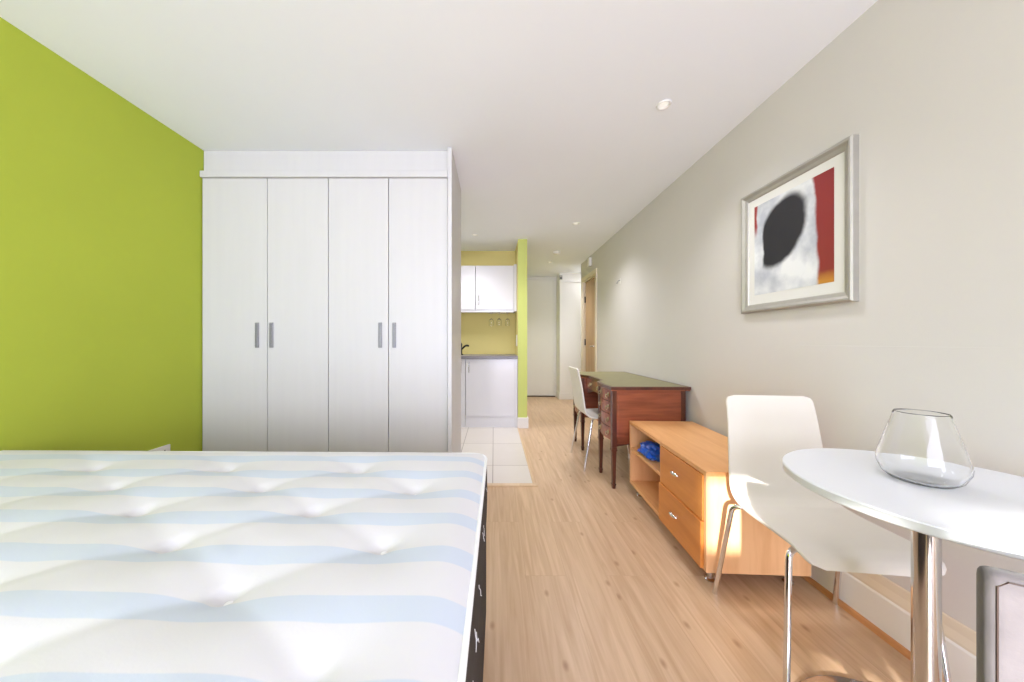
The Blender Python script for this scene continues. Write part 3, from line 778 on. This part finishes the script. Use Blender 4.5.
# ------------------------------------------------------------------ dining chairs with one-piece cream shell
def chair_shell():
    prof = [(-.202, .404), (-.198, .420), (-.184, .436), (-.155, .446), (-.11, .447), (-.04, .444), (.04, .440), (.10, .439), (.145, .444), (.175, .458), (.194, .482), (.204, .52), (.211, .57), (.220, .64), (.231, .71), (.244, .78), (.256, .83), (.264, .862)]
    # resample
    P = [Vector((y, z)) for y, z in prof]; S = [0]
    for a, b_ in zip(P, P[1:]): S.append(S[-1]+(b_-a).length)
    N = 64; Lt = S[-1]; out = []
    for i in range(N+1):
        s = Lt*i/N; k = 0
        while k < len(S)-2 and S[k+1] < s: k += 1
        t = (s-S[k])/(S[k+1]-S[k])
        p0, p1, p2, p3 = P[max(k-1, 0)], P[k], P[k+1], P[min(k+2, len(P)-1)]
        q = .5*((2*p1)+(p2-p0)*t+(2*p0-5*p1+4*p2-p3)*t*t+(3*p1-p0-3*p2+p3)*t**3)
        out.append((s, q))
    def half(s):
        # half-width along the shell: rounded at the front, slight waist, narrower top with round corners
        w_ = .197
        u = s/Lt
        if u > .40: w_ = .197-.024*min(1, (u-.40)/.6)
        r = .055
        if s < r: w_ -= r-math.sqrt(max(0, r*r-(r-s)**2))
        e = Lt-s; r2 = .032
        if e < r2: w_ -= r2-math.sqrt(max(0, r2*r2-(r2-e)**2))
        return w_
    th = .013; bm = bmesh.new(); MX = 16; top, bot = [], []
    for i, (s, q) in enumerate(out):
        a = out[max(i-1, 0)][1]; b_ = out[min(i+1, N)][1]; d = (b_-a).normalized(); nrm = Vector((-d.y, d.x))
        u = s/Lt; hw = half(s)
        rt, rb = [], []
        for m_ in range(MX+1):
            k = -1+2*m_/MX
            kk = math.sin(k*math.pi/2)
            dish = -.007*(1-k*k)*(1 if .05 < u < .45 else .4)
            e = 1 if abs(kk) < .93 else .55
            p = q+nrm*(dish)
            o1 = p + nrm*(th/2*(1 if abs(k) < .99 else .35)); o2 = p - nrm*(th/2*(1 if abs(k) < .99 else .35))
            rt.append(bm.verts.new((hw*kk, o1.x, o1.y))); rb.append(bm.verts.new((hw*kk, o2.x, o2.y)))
        top.append(rt); bot.append(rb)
    for i in range(N):
        for m_ in range(MX):
            bm.faces.new((top[i][m_], top[i][m_+1], top[i+1][m_+1], top[i+1][m_]))
            bm.faces.new((bot[i][m_], bot[i+1][m_], bot[i+1][m_+1], bot[i][m_+1]))
        bm.faces.new((top[i][0], top[i+1][0], bot[i+1][0], bot[i][0])); bm.faces.new((top[i][MX], bot[i][MX], bot[i+1][MX], top[i+1][MX]))
    for m_ in range(MX):
        bm.faces.new((top[0][m_], bot[0][m_], bot[0][m_+1], top[0][m_+1])); bm.faces.new((top[N][m_], top[N][m_+1], bot[N][m_+1], bot[N][m_]))
    return bm
def make_chair(label, loc, rotz, group):
    t = thing('dining_chair', label, 'chair', loc, rotz, group)
    obj('seat_shell', chair_shell(), M['cream'], t, True)['label'] = 'one-piece cream seat and backrest'
    for sx in (-1, 1):
        obj('leg', TUBE(arc([(sx*.10, .10, .420), (sx*.206, .150, .424), (sx*.236, .226, .0)], .030), .0095, 12), M['chrome'], t, True)
        obj('leg', TUBE(arc([(sx*.10, -.10, .422), (sx*.196, -.140, .420), (sx*.225, -.172, .0)], .030), .0095, 12), M['chrome'], t, True)
    bm = bmesh.new()
    for y, z in ((.10, .420), (-.10, .422)): tube(bm, [(-.105, y, z), (.105, y, z)], .0095, 12)
    for sx in (-.09, .09): tube(bm, [(sx, .10, .421), (sx, -.10, .421)], .008, 10)
    obj('seat_frame', bm, M['chrome'], t, True)
    return t
G = 'cream shell chairs with chrome legs'
ch1 = make_chair('cream dining chair with chrome legs tucked under the round white table', (1.172, 1.190, 0), math.radians(-7), G)
ch2 = dup(ch1, (.990, 3.03, 0), math.radians(90), 'cream chair with chrome legs at the mahogany desk')

# ------------------------------------------------------------------ round table
TCX, TCY, TR = 1.113, .812, .304
tb = thing('round_table', 'small round white pedestal table with polished steel base', 'table', (1.088, .830, 0))
ox, oy = TCX-1.088, TCY-.830
bm = LATHE([(0, .717), (TR-.003, .717), (TR, .720), (TR, .737), (TR-.003, .740), (0, .740)], 128, (ox, oy, 0))
obj('tabletop', bm, M['table_white'], tb, True)
PX_, PY_ = -.008, -.005
obj('mounting_plate', LATHE([(0, .704), (.10, .704), (.10, .7165), (0, .7165)], 40, (PX_, PY_, 0)), M['steel'], tb, True)
obj('pole', LATHE([(0, .02), (.024, .02), (.024, .704), (0, .704)], 48, (PX_, PY_, 0)), M['steel'], tb, True)
obj('pedestal_base', LATHE([(0, 0), (.254, 0), (.256, .003), (.250, .007), (.15, .011), (.05, .018), (.032, .024), (.026, .034), (0, .034)], 96), M['steel'], tb, True)

# glass bowl
bprof = [(0, 0), (.045, 0), (.060, .003), (.074, .014), (.085, .036), (.086, .048), (.082, .066), (.068, .112), (.054, .156), (.0525, .164), (.0505, .166), (.0490, .164), (.0515, .155), (.0656, .111),
         (.0796, .065), (.0836, .048), (.0825, .037), (.0715, .016), (.058, .0055), (.040, .004), (0, .004)]
bw = obj('glass_bowl', LATHE([(r*.91, z*1.07) for r, z in bprof], 64), M['glass'], None, True, (1.100, .850, .7404))
tag(bw, 'clear round glass bowl vase on the white table', 'bowl')

# ------------------------------------------------------------------ grey upholstered chair, near right
gc = thing('upholstered_chair', 'grey velvet upholstered chair with its back to the round table', 'chair', (.811, .303, 0), math.radians(-33))
def cushion(x0, x1, y0, y1, z0, z1, r=.02): return BX(x0, x1, y0, y1, z0, z1, bevel=r, seg=4)
bm = cushion(-.215, .215, -.0, .034, .42, .804, .014)
obj('backrest', bm, M['velvet'], gc, True)
bm = bmesh.new(); seam = [(-.2085, .0008, .45), (-.2085, .0008, .79), (-.2, .0008, .7985), (.2, .0008, .7985), (.2085, .0008, .79), (.2085, .0008, .45)]
tube(bm, seam, .0010, 6); obj('seam', bm, M['dark_leg'], gc, True)
obj('seat', cushion(-.215, .215, -.42, -.002, .37, .46, .025), M['velvet'], gc, True)
for sx in (-1, 1):
    obj('leg', TUBE([(sx*.18, -.37, .375), (sx*.185, -.38, 0)], .02, 12, [.021, .012]), M['dark_leg'], gc, True)
    obj('leg', TUBE([(sx*.18, -.03, .375), (sx*.19, .01, 0)], .02, 12, [.021, .012]), M['dark_leg'], gc, True)

# ------------------------------------------------------------------ framed abstract print on the right wall
FY0, FY1, FZ0, FZ1, FT = 1.322, 1.922, 1.262, 1.932, .040
pic = thing('framed_picture', 'silver framed abstract print of black, white and red on the right wall', 'picture', (XR, (FY0+FY1)/2, FZ0))
hw, hh = (FY1-FY0)/2, FZ1-FZ0
bm = bmesh.new()
prof = [(0, 0), (.024, 0), (.030, .006), (.030, .014), (.020, .026), (.016, .040), (.010, .044), (0, .044)]   # (depth from wall, inset)
crn = [(-1, 0), (1, 0), (1, 1), (-1, 1)]
loops = []
for c, (sy, sz) in enumerate(crn):
    loops.append([bm.verts.new((-d_, sy*(hw-i_), (i_ if sz == 0 else hh-i_))) for d_, i_ in prof])
for c in range(4):
    a, b_ = loops[c], loops[(c+1) % 4]
    for k in range(len(prof)): bm.faces.new((a[k], a[(k+1) % len(prof)], b_[(k+1) % len(prof)], b_[k]))
obj('frame', bm, M['frame'], pic)
obj('mount', BX(-.010, -.002, -hw+.043, hw-.043, .043, hh-.043), M['mount'], pic)['label'] = 'white mount card'
AY, AZ = 1.409, 1.356
art = obj('print', BX(-.0008, 0, 0, ART[0], 0, ART[1]), M['art'], pic)
art.location = (-.0105, AY-(FY0+FY1)/2, AZ-FZ0)
art['label'] = 'abstract print with black shape and red band'

# ------------------------------------------------------------------ small fittings
def downlight(x, y, label, power=1.0):
    t = thing('ceiling_downlight', label, 'downlight', (x, y, H), 0, 'recessed ceiling downlights')
    obj('trim_ring', LATHE([(.024, -.0008), (.036, -.0008), (.038, -.004), (.035, -.009), (.027, -.006), (.024, -.002)], 32, closed=True), M['plastic'], t, True)
    obj('bulb', LATHE([(0, -.001), (.023, -.001), (.021, -.003), (0, -.0035)], 24), M['lamp'], t, True)
    d = bpy.data.lights.new('downlight_beam', 'SPOT'); d.energy = DOWNLIGHT*power; d.color = (.95, .94, 1.0); d.spot_size = math.radians(125); d.spot_blend = 1.0; d.shadow_soft_size = .12
    o = bpy.data.objects.new('downlight_beam', d); COL.objects.link(o); o.location = (x, y, H-.02)
    return t
downlight(.93, 1.806, 'recessed ceiling downlight nearest the camera, left of the picture', .42)
downlight(.90, 3.62, 'recessed ceiling downlight above the mahogany desk', .68)
downlight(.91, 5.38, 'recessed ceiling downlight at the far end of the hall', .8)
downlight(-.23, 4.01, 'recessed ceiling downlight over the kitchen', .35)
t = thing('smoke_alarm', 'small round white smoke alarm on the ceiling in front of the wooden hall door', 'alarm', (.907, 4.78, H))
obj('housing', LATHE([(0, -.034), (.030, -.032), (.044, -.022), (.048, -.008), (.048, -.001), (0, -.001)], 32), M['plastic'], t, True)
obj('indicator', LATHE([(0, -.038), (.006, -.036), (.006, -.032), (0, -.032)], 12, (.02, 0, 0)), M['lamp'], t, True)
cb = thing('door_chime', 'small white box high on the wall above the wooden hall door', 'chime', (XR, 5.0, 2.235))
obj('housing', BX(-.035, 0, -.05, .05, 0, .13, bevel=.006), M['plastic'], cb)
obj('grille', BX(-.037, -.034, -.03, .03, .03, .06, bevel=.001), M['plastic'], cb)
hk = thing('wall_hook', 'small metal hook high on the right wall near the hall door', 'hook', (XR, 3.82, 1.80))
obj('back_plate', BX(-.004, 0, -.012, .012, -.03, .03, bevel=.001), M['plastic'], hk)
obj('hook', TUBE(arc([(-.003, 0, .01), (-.03, 0, 0), (-.035, 0, -.03), (-.05, 0, -.02)], .01), .004, 8), M['handle_steel'], hk, True)
dc = thing('wall_sensor', 'small grey sensor high on the corner of the far boxing', 'sensor', (1.262, 6.252, 2.30))
obj('housing', BX(-.03, .03, -.03, .018, -.03, .05, bevel=.006), M['grey_plastic'], dc)
obj('lens', BX(-.015, .015, -.034, -.029, -.02, .01, bevel=.002), M['black'], dc)
